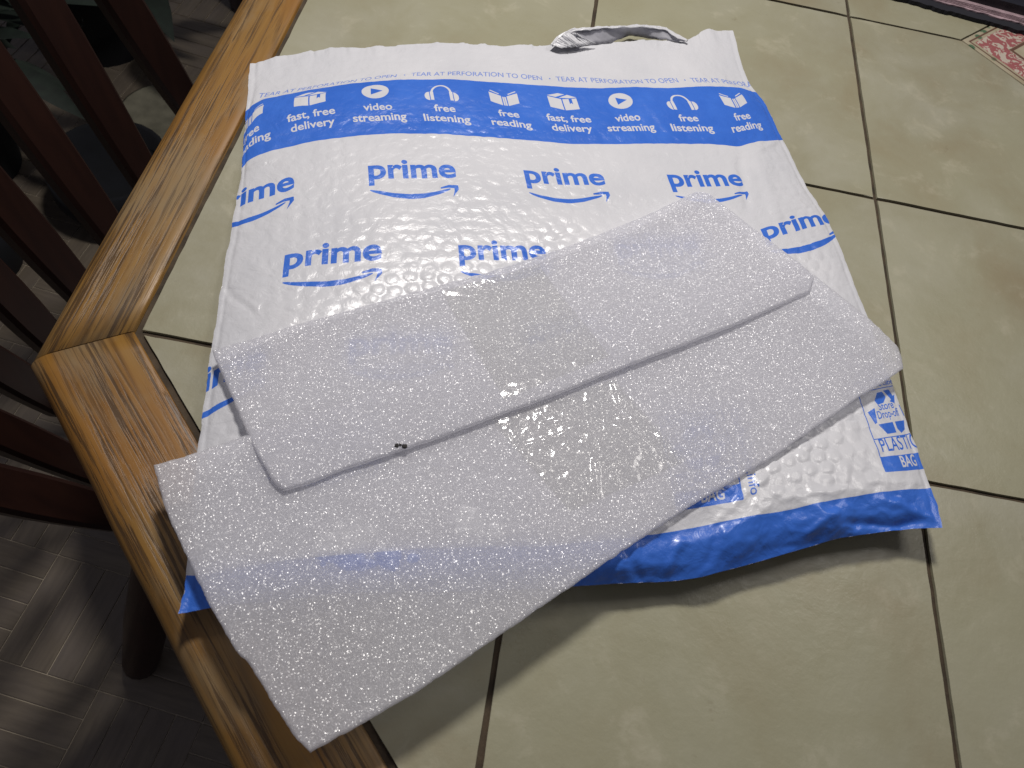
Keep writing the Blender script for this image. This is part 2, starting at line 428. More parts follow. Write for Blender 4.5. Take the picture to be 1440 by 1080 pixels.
def plant(name, label, loc, rad, h, nleaf, potm, hs):
    t = thing(name, label, 'potted plant', loc); spread = 2.0 if nleaf > 50 else 1.3
    lathe('pot', [(rad * .75, 0), (rad * .97, h * .9), (rad * 1.05, h * .9), (rad * 1.05, h), (rad * .93, h), (rad * .9, h - .02)], potm, t)
    lathe('soil', [(rad * .92, h - .024), (rad * .6, h - .016), (.01, h - .014)], M_soil, t)
    for k in range(nleaf):
        a = random.uniform(0, 2 * math.pi); z_ = h + random.uniform(.02, hs); r_ = random.uniform(.2, spread) * rad
        e = link('leaf', random.choice(lm), None, t); e.location = (r_ * math.cos(a), r_ * math.sin(a), z_)
        e.rotation_euler = (random.uniform(-.5, .5), random.uniform(-.7, .35), a + random.uniform(-.6, .6)); s_ = random.uniform(.6, 1.0); e.scale = (s_, s_, s_)
    st = [tube_mesh('stem', [(0, 0, h - .02), (random.uniform(-.03, .03), random.uniform(-.03, .03), h + hs * .6), (random.uniform(-.08, .08), random.uniform(-.08, .08), h + hs)], [.006, .005, .003], 6) for _ in range(5)]
    for s_ in st: link('stem', s_, M_leaf, t)
    return t
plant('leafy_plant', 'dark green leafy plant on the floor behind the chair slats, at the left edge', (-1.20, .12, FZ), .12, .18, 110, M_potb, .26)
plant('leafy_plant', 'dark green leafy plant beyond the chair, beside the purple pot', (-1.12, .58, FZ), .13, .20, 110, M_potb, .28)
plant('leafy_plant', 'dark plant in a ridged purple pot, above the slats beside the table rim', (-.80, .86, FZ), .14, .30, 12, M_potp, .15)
def floor_bowl(label, loc, r_, h_, m_, cat='pot'):
    t = thing('round_pot', label, cat, loc)
    lathe('bowl', [(r_ * .8, 0), (r_, h_ * .5), (r_ * .96, h_), (r_ * .88, h_), (r_ * .85, h_ * .6), (.01, h_ * .5)], m_, t); return t
floor_bowl('round black pot seen between the chair slats next to the oak rim', tuple(unp(178, 285, FZ + .0)), .12, .12, M_potb)
floor_bowl('black round pot cut by the left edge of the picture', tuple(unp(-30, 370, FZ)), .10, .12, M_potb)
t = thing('plant_saucer', 'pale round saucer on the floor between the chair slats', 'saucer', tuple(unp(232, 165, FZ)))
lathe('dish', [(.06, 0), (.095, .018), (.09, .018), (.06, .006), (.01, .005)], M_saucer, t)

# ------------------------------------------------------------------ mat and tray at the top right
M_fringe = mat_plain('black_fringe', (.010, .010, .016), .9); M_mauve = mat_plain('mauve_cloth', (.30, .215, .235), .85, .35, 90)
M_tray = mat_plain('black_tray', (.012, .012, .018), .3); M_grey = mat_plain('grey_plastic', (.13, .12, .15), .5)
mt = thing('cloth_placemat', 'mauve cloth mat with a frayed black edge, at the top right of the table', 'placemat', tuple(unp(1345, 22, 0)))
p0 = unp(1200, -15, 0); p1 = unp(1500, 66, 0); dirm = (p1 - p0)[:2] / np.linalg.norm((p1 - p0)[:2]); nrmm = np.array([-dirm[1], dirm[0]])
mo = np.array(mt.location)
def strip(name, off0, off1, z0, z1, mat, parent, n_=90, am=.002, seed=1, lo=-.1, hi=.35, base=None):
    b_ = p0[:2] if base is None else base
    poly = []
    for k in range(n_ + 1):
        f = lo + (hi - lo) * k / n_; w_ = off0 + am * float(vnoise(np.array(k * .55), np.array(seed * 3.3), seed)) + am * .6 * rng.uniform(-1, 1)
        poly.append(b_ + dirm * f + nrmm * w_)
    for k in range(n_ + 1):
        f = hi - (hi - lo) * k / n_; poly.append(b_ + dirm * f + nrmm * off1)
    o_ = np.array(parent.location)
    return link(name, bm_mesh(name, prism_bm([(q[0] - o_[0], q[1] - o_[1]) for q in poly], z0, z1)), mat, parent)
strip('fringe', .000, .030, .0006, .0050, M_fringe, mt, 120, .0014, 3)
strip('woven_cloth', .012, .25, .0052, .0068, M_mauve, mt, 90, .0016, 6)
for k in range(4):
    strip('thread', .0145 + k * .0028, .0152 + k * .0028, .0069, .0077, M_mauve, mt, 60, .0005, 20 + k)
tr = thing('black_tray', 'shiny black tray edge resting on the mauve cloth mat', 'tray', tuple(unp(1400, 5, .012)))
tr.location.z = .007
strip('rim', .031, .046, 0, .010, M_tray, tr, 10, 0, 1)
strip('base', .0465, .22, 0, .004, M_tray, tr, 10, 0, 1)
gb = thing('grey_case', 'smooth dark grey case lying on the black tray in the top right corner', 'case', (tr.location.x, tr.location.y, .0112))
strip('shell', .054, .20, 0, .012, M_grey, gb, 4, 0, 1, lo=-.06)

# ------------------------------------------------------------------ the mailer
UL, UR = -1.10, 7.50                        # print column of the left and right seam, in icon steps
PIT = .0572                                 # one icon step in metres
ROWS = [
 [(352,90),(358,89),(400,77),(466,67),(530,68),(577,62),(640,61),(740,66),(777,63),(830,60),(900,58),(967,57),(993,43),(1031,43)],
 [(347,143),(362,137),(400,130),(470,119),(540,110),(590,106),(640,105),(700,108),(760,113),(860,117),(960,115),(1010,116),(1056,121)],
 [(346,157),(354,148),(370,139),(432,127),(493,118),(560,113),(630,112),(720,118),(800,124),(843,125),(893,122),(943,124),(993,122),(1040,123),(1064,130)],
 [(340,237),(347,227),(362,219),(386,211),(432,201),(500,192),(560,188),(630,190),(720,196),(800,203),(877,202),(943,202),(1000,203),(1038,206),(1067,199),(1101,197)],
 [(331,292),(350,284),(411,266),(470,257),(538,252),(640,250),(720,255),(790,260),(850,260),(920,261),(977,262),(1040,261),(1090,253),(1131,256)],
 [(310,408),(330,398),(370,386),(435,373),(532,366),(610,364),(685,364),(770,364),(860,362),(940,360),(1020,350),(1060,343),(1086,333),(1112,326),(1136,319),(1166,314)],
 [(289,550),(310,538),(360,520),(440,504),(600,496),(760,494),(900,492),(1000,486),(1100,470),(1170,455),(1220,447)],
 [(271,702),(300,690),(380,668),(600,645),(760,642),(880,636),(1000,620),(1120,596),(1200,584),(1266,571)],
 [(262,809),(275,809),(400,790),(600,772),(780,768),(880,757),(940,748),(999,737),(1103,719),(1177,703),(1236,693),(1309,686)],
 [(257,838),(286,833),(430,822),(600,812),(780,806),(850,797),(940,789),(1000,775),(1100,754),(1177,736),(1236,724),(1285,718),(1319,716)],
 [(250,863),(297,855),(450,838),(600,833),(780,828),(850,822),(940,817),(984,813),(1088,784),(1177,758),(1236,749),(1281,743),(1325,742)],
]
NR = len(ROWS)
TROW = np.array([0, .1, .13, .27, .34, .52, .68, .83, .94, .975, 1.0])      # rough height up the bag for the thickness profile
NS = 440
SG = np.linspace(0, 1, NS + 1)
def zprof(s, t):
    d = np.minimum(s, 1 - s) * .5
    side = 1 - np.exp(-d / .030)
    lift = np.interp(t, [0, .13, .34, .68, .90, .95, .975, 1.0], [.004, .009, .013, .019, .030, .031, .0275, .0185])
    edge = np.interp(t, [0, .3, .8, 1.0], [.0025, .003, .012, .0215]) + .006 * sstep(.6, 1, t) * sstep(.5, 1, s)
    z = edge + (lift - edge) * side
    return z
ctrl = np.zeros((NR, NS + 1, 3))
def smooth1(a, k):
    if k < 1: return a
    w = np.hanning(2 * k + 3)[1:-1]; w /= w.sum()
    p = np.concatenate([2 * a[:1] - a[1:k + 1][::-1], a, 2 * a[-1:] - a[-k - 1:-1][::-1]])
    return np.convolve(p, w, 'valid')
for r, row in enumerate(ROWS):
    P = np.array(row, float); seg = np.r_[0, np.cumsum(np.hypot(*np.diff(P, axis=0).T))]
    q = np.linspace(0, seg[-1], 900); X = smooth1(np.interp(q, seg, P[:, 0]), 10); Y = smooth1(np.interp(q, seg, P[:, 1]), 10)
    f = q / seg[-1]
    for _ in range(3):                      # even spacing in metres, not in pixels
        W3 = unp(X, Y, zprof(f, TROW[r])); al = np.r_[0, np.cumsum(np.linalg.norm(np.diff(W3, axis=0), axis=1))]; f = al / al[-1]
    ctrl[r] = np.stack([np.interp(SG, f, W3[:, k]) for k in range(3)], -1)
mid = ctrl[:, NS // 2]; VK = np.r_[0, np.cumsum(np.linalg.norm(np.diff(mid, axis=0), axis=1))]; VT = VK[-1]
def catmull(ks, vals, x):
    """monotone-ish cubic through rows; vals (R,...)"""
    n = len(ks); m = np.zeros_like(vals)
    dl = [(vals[i + 1] - vals[i]) / (ks[i + 1] - ks[i]) for i in range(n - 1)]
    m[0] = dl[0]; m[-1] = dl[-1]
    for i in range(1, n - 1):
        h0 = ks[i] - ks[i - 1]; h1 = ks[i + 1] - ks[i]; m[i] = (dl[i - 1] * h1 + dl[i] * h0) / (h0 + h1)
    out = np.zeros((len(x),) + vals.shape[1:])
    for j, xx in enumerate(x):
        i = min(max(int(np.searchsorted(ks, xx) - 1), 0), n - 2); h = ks[i + 1] - ks[i]; t = (xx - ks[i]) / h
        out[j] = ((2 * t ** 3 - 3 * t ** 2 + 1) * vals[i] + (t ** 3 - 2 * t ** 2 + t) * h * m[i] + (-2 * t ** 3 + 3 * t ** 2) * vals[i + 1] + (t ** 3 - t ** 2) * h * m[i + 1])
    return out
NV = 500
VG = np.linspace(0, VT, NV + 1)
BAG = catmull(VK, ctrl, VG)                 # (NV+1, NS+1, 3)
UU, VV = np.meshgrid((UL + SG * (UR - UL)) * PIT, VG)
PX, PY = topix(BAG)
def inv(px, py):
    """print coordinates (metres across, metres down) of the bag point at a pixel"""
    k = np.argmin((PX - px) ** 2 + (PY - py) ** 2); i, j = divmod(k, NS + 1)
    return UU[i, j], VV[i, j]

# --- relief of the film: bubbles, wrinkles, crumpled bottom
def bubbles(x, y, p):
    best = np.full(x.shape, 9.)
    ry_ = p * .866
    for oy in (-1, 0, 1):
        r_ = np.round(y / ry_) + oy; sh = (np.mod(r_, 2)) * .5
        for ox in (-1, 0, 1):
            c_ = np.round(x / p - sh) + ox + sh
            jx = .2 * np.sin(c_ * 12.9 + r_ * 78.2); jy = .2 * np.sin(c_ * 39.3 + r_ * 11.1)
            best = np.minimum(best, np.hypot(x / p - c_ - jx, (y - (r_ + jy) * ry_) / p))
    return np.clip(1 - (best / .44) ** 2, 0, 1) ** .6, best
b1, bd = bubbles(UU, VV, .0125)
reg = .06 + .94 * sstep(-.05, .45, fbm(UU * 9, VV * 9, 3, 3))
tv = VV / VT
bub_amt = reg * sstep(.16, .36, tv) * (1 - .3 * sstep(.9, .97, tv)) * .00075
lr = np.exp(-(((PX - 1110) / 120) ** 2 + ((PY - 650) / 70) ** 2)); ml = np.exp(-(((PX - 600) / 190) ** 2 + ((PY - 350) / 90) ** 2))
bub_amt = bub_amt * (1 + .9 * lr) + .00018 + ml * .00020 * sstep(-.4, .3, fbm(UU * 12, VV * 12, 8, 2)) + lr * .0006
edge_d = np.minimum(SG, 1 - SG)[None, :] * .49
env = sstep(0.002, .03, edge_d)
dz = bub_amt * b1 * env
rdg = lambda a: 1 - np.abs(a) * 2
wr = rdg(fbm(UU * 26 + 2 * fbm(UU * 8, VV * 8, 40, 2), VV * 40, 11, 3))
dz += .00055 * wr * env * (.35 + sstep(.85, .97, tv) * 1.6 + .8 * lr)
dz += .0011 * fbm(UU * 16, VV * 20, 21, 3) * env
dz += .0020 * fbm(UU * 5.5, VV * 5.5, 31, 2) * sstep(.01, .08, edge_d) * sstep(.02, .2, tv)
crum = sstep(.90, .965, tv)
dz += crum * (.0030 * fbm(UU * 30, VV * 34, 51, 4) + .0018 * (rdg(fbm(UU * 22, VV * 30, 61, 3)) - .4)) * sstep(0, .02, edge_d)
dz += .0012 * fbm(UU * 70, VV * 20, 71, 3) * np.exp(-((tv - 0) / .03) ** 2)
lw = np.exp(-(edge_d / .03)); dz += lw * .0011 * fbm(UU * 60, VV * 45, 81, 3) * sstep(0, .006, edge_d)
# crisp crimped seam along both sides
seam = np.exp(-((edge_d - .0045) / .0016) ** 2) * .0006; dz -= seam
for (a_, b_, h_, w_) in (((1040, 206), (1052, 300), -.0016, 7), ((1062, 200), (1100, 330), .0010, 9), ((1100, 196), (1060, 214), .0008, 4), ((1130, 400), (1215, 470), .0009, 6), ((1180, 430), (1235, 560), -.0008, 6),
                         ((345, 240), (385, 226), .0008, 4), ((330, 330), (420, 300), .0006, 6), ((318, 400), (360, 450), -.0007, 5), ((1000, 740), (1090, 660), .0012, 6), ((1090, 700), (1190, 690), .0012, 6), ((1180, 740), (1300, 735), -.0030, 8),
                         ((1180, 712), (1120, 762), .0016, 6), ((1010, 745), (985, 800), -.0022, 8), ((960, 760), (935, 810), .0018, 7), ((1240, 700), (1320, 735), .0014, 6), ((880, 770), (900, 815), -.0018, 8), ((700, 75), (740, 110), .0005, 5),
                         ((930, 60), (990, 110), .0006, 6), ((640, 200), (700, 290), .0006, 8), ((820, 210), (860, 300), -.0006, 7), ((900, 140), (960, 205), .0004, 4), ((1090, 560), (1200, 600), .0010, 8)):
    a_ = np.array(a_, float); b_ = np.array(b_, float); d_ = b_ - a_; L_ = np.hypot(*d_); u_ = ((PX - a_[0]) * d_[0] + (PY - a_[1]) * d_[1]) / L_ ** 2
    wob_ = 6 * fbm(PX / 45, PY / 45, 77, 2); q_ = ((PX - a_[0]) * d_[1] - (PY - a_[1]) * d_[0]) / L_ + wob_
    dz += h_ * np.exp(-(q_ / w_) ** 2) * sstep(-.15, .25, u_) * (1 - sstep(.75, 1.15, u_)) * sstep(0, .006, edge_d)
ZT = BAG[..., 2] + dz
# torn, ragged top edge
XT = BAG[..., 0] + 0; YT = BAG[..., 1] + 0
rag = .0022 * fbm(UU * 110, np.zeros_like(UU), 91, 4) * np.exp(-(VV / .008) ** 2)
YT = YT + rag; ZT = ZT + np.abs(rag) * .6
ragx = .0011 * fbm(VV * 90, np.zeros_like(VV), 95, 3) * np.exp(-(edge_d / .004) ** 2); XT = XT + ragx
ZT = np.maximum(ZT, .0022)

mailer = thing('bubble_mailer', 'large white and blue bubble mailer with a torn top, lying under the foam', 'mailer', (0.0, -.40, 0))
def grid_faces(nu, nv, off=0, flip=False):
    i, j = np.meshgrid(np.arange(nv), np.arange(nu), indexing='ij'); a = off + i * (nu + 1) + j
    q = np.stack([a, a + nu + 1, a + nu + 2, a + 1], -1).reshape(-1, 4)
    return q[:, ::-1] if flip else q
def np_mesh(name, V, Q, uv=None, smooth=True):
    me = bpy.data.meshes.new(name); me.vertices.add(len(V)); me.vertices.foreach_set('co', np.ascontiguousarray(V, dtype=np.float32).ravel())
    me.loops.add(Q.size); me.loops.foreach_set('vertex_index', Q.ravel().astype(np.int32))
    me.polygons.add(len(Q)); me.polygons.foreach_set('loop_start', np.arange(0, Q.size, 4, dtype=np.int32))
    me.update(calc_edges=True)
    if uv is not None:
        l = me.uv_layers.new(name='print'); l.data.foreach_set('uv', uv[Q.ravel()].astype(np.float32).ravel())
    me.polygons.foreach_set('use_smooth', np.full(len(Q), smooth)); me.update(); return me
mo = np.array(mailer.location)
top = np.stack([XT, YT, ZT], -1).reshape(-1, 3) - mo
uvt = np.stack([SG[None, :] + 0 * VV, 1 - VV / VT], -1).reshape(-1, 2)
top_me = np_mesh('printed_front', top, grid_faces(NS, NV), uvt)

# back sheet: lies on the table, comes up to the seam at the sides and the bottom; coarse
st = 4
bi = np.arange(0, NV + 1, st); bj = np.arange(0, NS + 1, st)
bx = XT[np.ix_(bi, bj)]; by = YT[np.ix_(bi, bj)]; bt = ZT[np.ix_(bi, bj)]
ed = np.minimum(np.minimum(bj, NS - bj)[None, :] * (.49 / NS), (NV - bi)[:, None] * VT / NV)
w_ = np.exp(-(ed / .012)); bz = bt * w_ + .0016 * (1 - w_); bz = np.minimum(bz, bt - .0003 * (ed > 0))
# bottom third floats a little because the filled end of the bag lifts
back = np.stack([bx, by, bz], -1).reshape(-1, 3) - mo
back_me = np_mesh('plain_back', back, grid_faces(len(bj) - 1, len(bi) - 1, 0, True))

# --- the print, drawn as shapes into a mask (1 = blue ink)
PPM = 5200
IW = int((UR - UL) * PIT * PPM); IH = int(VT * PPM)
mask = np.zeros((IH, IW), np.float32)
U0 = UL * PIT
def tri_fill(A, val):
    """A (3,2) in metres (across, down)"""
    x = (A[:, 0] - U0) * PPM; y = A[:, 1] * PPM
    x0 = max(int(x.min()) - 1, 0); x1 = min(int(x.max()) + 2, IW); y0 = max(int(y.min()) - 1, 0); y1 = min(int(y.max()) + 2, IH)
    if x0 >= x1 or y0 >= y1: return
    gx, gy = np.meshgrid(np.arange(x0, x1) + .5, np.arange(y0, y1) + .5)
    def e(i, j): return (x[j] - x[i]) * (gy - y[i]) - (y[j] - y[i]) * (gx - x[i])
    a, b, c = e(0, 1), e(1, 2), e(2, 0)
    ins = ((a >= 0) & (b >= 0) & (c >= 0)) | ((a <= 0) & (b <= 0) & (c <= 0))
    mask[y0:y1, x0:x1][ins] = val
def poly_fill(pts, val):
    P = np.array(pts, float); x = (P[:, 0] - U0) * PPM; y = P[:, 1] * PPM
    x0 = max(int(x.min()) - 1, 0); x1 = min(int(x.max()) + 2, IW); y0 = max(int(y.min()) - 1, 0); y1 = min(int(y.max()) + 2, IH)
    if x0 >= x1 or y0 >= y1: return
    gx, gy = np.meshgrid(np.arange(x0, x1) + .5, np.arange(y0, y1) + .5); ins = np.zeros(gx.shape, bool)
    n = len(x)
    for i in range(n):
        j = (i + 1) % n
        if y[i] == y[j]: continue
        cr = ((y[i] > gy) != (y[j] > gy)) & (gx < (x[j] - x[i]) * (gy - y[i]) / (y[j] - y[i]) + x[i]); ins ^= cr
    mask[y0:y1, x0:x1][ins] = val
def stroke(pts, w, val):
    """polyline with width(s)"""
    P = np.array(pts, float); n = len(P); w = np.broadcast_to(np.asarray(w, float), (n,))
    d = np.gradient(P, axis=0); d /= np.linalg.norm(d, axis=1)[:, None] + 1e-12; nn = np.stack([-d[:, 1], d[:, 0]], -1) * w[:, None] / 2
    poly_fill(np.concatenate([P + nn, (P - nn)[::-1]]), val)
_cache = {}
def text_tris(s, offset):
    if (s, offset) in _cache: return _cache[(s, offset)]
    cu = bpy.data.curves.new('t', 'FONT'); cu.body = s; cu.size = 1; cu.offset = offset; cu.resolution_u = 6
    ob = bpy.data.objects.new('t', cu); COL.objects.link(ob)
    dg = bpy.context.evaluated_depsgraph_get(); me = bpy.data.meshes.new_from_object(ob.evaluated_get(dg)); me.calc_loop_triangles()
    co_ = np.array([v.co[:2] for v in me.vertices]); tr_ = np.array([co_[list(t.vertices)] for t in me.loop_triangles])
    bpy.data.objects.remove(ob); bpy.data.curves.remove(cu); bpy.data.meshes.remove(me)
    _cache[(s, offset)] = tr_; return tr_
def text(s, cx, base, width, height, val, offset=.0, rot=0, skew=0):
    """cx, base: middle of the baseline; width in m; height = height of 'x'-free em in m"""
    t = text_tris(s, offset); x0, x1 = t[..., 0].min(), t[..., 0].max()
    sx = width / (x1 - x0); X = (t[..., 0] - (x0 + x1) / 2) * sx; Y = -t[..., 1] * height
    c_, s_ = math.cos(rot), math.sin(rot)
    A = np.stack([cx + X * c_ - Y * s_, base + X * s_ + Y * c_], -1)
    for tri in A: tri_fill(tri, val)

vb0, vb1 = VK[2], VK[3]; bh = vb1 - vb0
mask[int(vb0 * PPM):int(vb1 * PPM), :] = 1                                   # blue band
mask[int(VK[8] * PPM):, :] = 1                                               # blue bottom
# line of small capitals above the band, a little uneven
tlen = 2.42 * PIT * 1.0
k = 0; xpos = (UL + .16) * PIT
while xpos < UR * PIT:
    text('TEAR AT PERFORATION TO OPEN', xpos + tlen * .46, VK[1] + .0012, tlen * .90, .0108, .75, .008)
    text('\u2022', xpos + tlen * .965, VK[1] + .0012, .0014, .0105, .8, 0)
    xpos += tlen
# icons with captions
def icon(kind, u, v0, s):
    cx = u * PIT; H = bh
    y = lambda f: v0 + f * H
    if kind == 'video':
        a = np.linspace(0, 2 * math.pi, 40); poly_fill(np.stack([cx + s * .20 * np.cos(a), y(.27) + s * .21 * np.sin(a)], -1), 0)
        poly_fill([(cx - s * .065, y(.27) - s * .095), (cx + s * .11, y(.27)), (cx - s * .065, y(.27) + s * .095)], 1)
    elif kind == 'delivery':
        yc = y(.28)
        poly_fill([(cx - s * .23, yc - s * .12), (cx - s * .02, yc - s * .07), (cx - s * .02, yc + s * .20), (cx - s * .23, yc + s * .15)], 0)
        poly_fill([(cx + .00, yc - s * .07), (cx + s * .23, yc - s * .12), (cx + s * .23, yc + s * .15), (cx + .00, yc + s * .20)], 0)
        poly_fill([(cx - s * .23, yc - s * .145), (cx - s * .04, yc - s * .22), (cx + s * .06, yc - s * .205), (cx - s * .10, yc - s * .115)], 0)
        poly_fill([(cx - s * .05, yc - s * .10), (cx + s * .10, yc - s * .20), (cx + s * .24, yc - s * .145), (cx + s * .10, yc - s * .11)], 0)
        poly_fill([(cx + s * .10, yc - s * .10), (cx + s * .15, yc - s * .12), (cx + s * .15, yc + s * .03), (cx + s * .125, yc + .0), (cx + s * .10, yc + s * .04)], 1)
    elif kind == 'listening':
        yc = y(.34); a = np.linspace(math.pi, 2 * math.pi, 24)
        stroke(np.stack([cx + s * .145 * np.cos(a), yc - s * .06 + s * .21 * np.sin(a)], -1), s * .032, 0)
        for q in (-1, 1):
            stroke([(cx + q * s * .145, yc - s * .10), (cx + q * s * .145, yc + s * .12)], s * .05, 0)
            a = np.linspace(-math.pi / 2, math.pi / 2, 16); poly_fill(np.stack([cx + q * s * (.182 + .075 * np.cos(a)), yc + s * .02 + s * .11 * np.sin(a)], -1), 0)
    else:
        yc = y(.28)
        for q in (-1, 1):
            poly_fill([(cx + q * s * .045, yc - s * .04), (cx + q * s * .22, yc - s * .13), (cx + q * s * .22, yc + s * .12), (cx + q * s * .045, yc + s * .20)], 0)
            stroke([(cx + q * s * .07, yc - s * .09), (cx + q * s * .20, yc - s * .175)], s * .022, 0)
        poly_fill([(cx - s * .028, yc - s * .02), (cx + s * .028, yc - s * .02), (cx + s * .028, yc + s * .20), (cx - s * .028, yc + s * .20)], 0)
        stroke([(cx, yc - s * .02), (cx, yc + s * .20)], s * .008, 1)
cap = {'delivery': (('fast, free', .66), ('delivery', .60)), 'video': (('video', .40), ('streaming', .74)), 'listening': (('free', .30), ('listening', .66)), 'reading': (('free', .30), ('reading', .58))}
order = ['delivery', 'video', 'listening', 'reading']
targets = {-1: 352, 0: 436, 1: 529, 2: 624, 3: 713, 4: 797, 5: 879, 6: 964, 7: 1040}
icon_u = []
for k in range(-1, 8):
    kind = order[k % 4]
    row_px = .5 * (PX[np.argmin(abs(VG - vb0 - bh * .45))] + PX[np.argmin(abs(VG - vb0 - bh * .5))])
    uu = (UL + SG[np.argmin(abs(row_px - targets[k]))] * (UR - UL)); icon_u.append(round(float(uu), 2))
    icon(kind, uu, vb0, PIT * 1.02)
    for q, (tx, wd) in enumerate(cap[kind]):
        text(tx, uu * PIT, vb0 + bh * (.62 + .165 * q), wd * PIT * 1.06, .0135, 0, .02)
print('icon columns', icon_u, 'bag length', round(VT, 3), 'mask', mask.shape)
# word mark with the curved arrow
def logo(cx, base, w, h=1.0):
    text('prime', cx, base, w, w * .46 * h, 1, .028)
    s = np.linspace(0, 1, 40); x = cx - w * .49 + s * w * .90; yb = base + w * .175 * h
    ycv = yb + w * .135 * h * np.sin(math.pi * np.clip(s * .93 + .03, 0, 1)) ** .85
    stroke(np.stack([x, ycv], -1), w * (.016 + .064 * np.sin(math.pi * s) ** .7), 1)
    # arrow head
    poly_fill([(cx + w * .30, yb - w * .005 * h), (cx + w * .40, yb - w * .045 * h), (cx + w * .50, yb - w * .035 * h), (cx + w * .505, yb + w * .03 * h), (cx + w * .43, yb + w * .155 * h),
               (cx + w * .455, yb + w * .05 * h), (cx + w * .455, yb + w * .012 * h), (cx + w * .39, yb + w * .005 * h), (cx + w * .30, yb + w * .02 * h)], 1)
for lx, rx_, yb in ((518, 643, 251), (740, 852, 260), (943, 1047, 262)):
    a = inv(lx, yb); b_ = inv(rx_, yb); logo((a[0] + b_[0]) / 2, VK[4], b_[0] - a[0])
lw1 = inv(643, 251)[0] - inv(518, 251)[0]
logo(inv(413, 265)[0] - lw1 / 2, VK[4], lw1)
for lx, rx_, yb in ((400, 536, 370), (646, 770, 364)):
    a = inv(lx, yb); b_ = inv(rx_, yb); logo((a[0] + b_[0]) / 2, VK[5], b_[0] - a[0])
lw2 = inv(536, 370)[0] - inv(400, 370)[0]
logo(inv(1078, 340)[0] + lw2 * .60, VK[5], lw2 * 1.2, .85)
p2 = (inv(708, 364)[0] - inv(468, 370)[0]); logo(inv(708, 364)[0] + p2, VK[5], lw2)
u3 = inv(413, 265)[0] - lw1 / 2
for k in range(3): logo(u3 + p2 * k - .006, VK[6], lw2)
for k in range(1): logo(inv(468, 370)[0] + p2 * k, VK[7] - .012, lw2)
# recycling label
def label(x0, vbot, w=.046):
    """x0 left side, vbot = lower edge of the blue bar"""
    h = .078; t = vbot - h; x1 = x0 + w
    for (a, b_) in (((x0, t), (x1, t)), ((x0, vbot), (x1, vbot)), ((x0, t + h * .12), (x1, t + h * .12)), ((x0, t + h * .66), (x1, t + h * .66))): stroke([a, b_], .0008, 1)
    stroke([(x0, t), (x0, vbot)], .0009, 1); stroke([(x1, t), (x1, vbot)], .0009, 1)
    poly_fill([(x0, vbot - h * .155), (x1, vbot - h * .155), (x1, vbot), (x0, vbot)], 1)
    text('Remove Label', x0 + w * .5, t + h * .09, w * .8, .0080, 1, .008)
    text('PLASTIC', x0 + w * .5, vbot - h * .205, w * .84, .0150, 1, .008)
    text('BAG', x0 + w * .56, vbot - h * .035, w * .36, .0125, 0, .016)
    cx = x0 + w * .5; cy = t + h * .385
    text('Store', cx, cy - h * .015, w * .36, .0095, 1, .012); text('Drop-off', cx, cy + h * .075, w * .52, .0095, 1, .012)
    # three folded arrows
    poly_fill([(cx - w * .22, cy - h * .13), (cx - w * .10, cy - h * .22), (cx + w * .02, cy - h * .22), (cx + w * .06, cy - h * .15), (cx - w * .03, cy - h * .09), (cx - w * .18, cy - h * .08)], 1)
    poly_fill([(cx + w * .05, cy - h * .23), (cx + w * .20, cy - h * .23), (cx + w * .26, cy - h * .15), (cx + w * .31, cy - h * .16), (cx + w * .24, cy - h * .06), (cx + w * .12, cy - h * .09), (cx + w * .17, cy - h * .11)], 1)
    poly_fill([(cx - w * .43, cy - h * .02), (cx - w * .27, cy - h * .05), (cx - w * .31, cy + h * .11), (cx - w * .36, cy + h * .12)], 1)
    poly_fill([(cx + w * .33, cy - h * .04), (cx + w * .44, cy + h * .00), (cx + w * .40, cy + h * .12), (cx + w * .33, cy + h * .08)], 1)
    poly_fill([(cx - w * .30, cy + h * .13), (cx + w * .02, cy + h * .13), (cx + w * .02, cy + h * .24), (cx - w * .19, cy + h * .24)], 1)
    poly_fill([(cx + w * .07, cy + h * .13), (cx + w * .30, cy + h * .13), (cx + w * .26, cy + h * .22), (cx + w * .14, cy + h * .25), (cx + w * .07, cy + h * .20)], 1)
    text('how2recycle.info', x1 + .0060, vbot - h * .50, .074, .0095, 1, .010, rot=math.pi / 2)
la = inv(1243, 664); lb = inv(1044, 704)
label(la[0], la[1], .043); label(lb[0] - .046, lb[1])

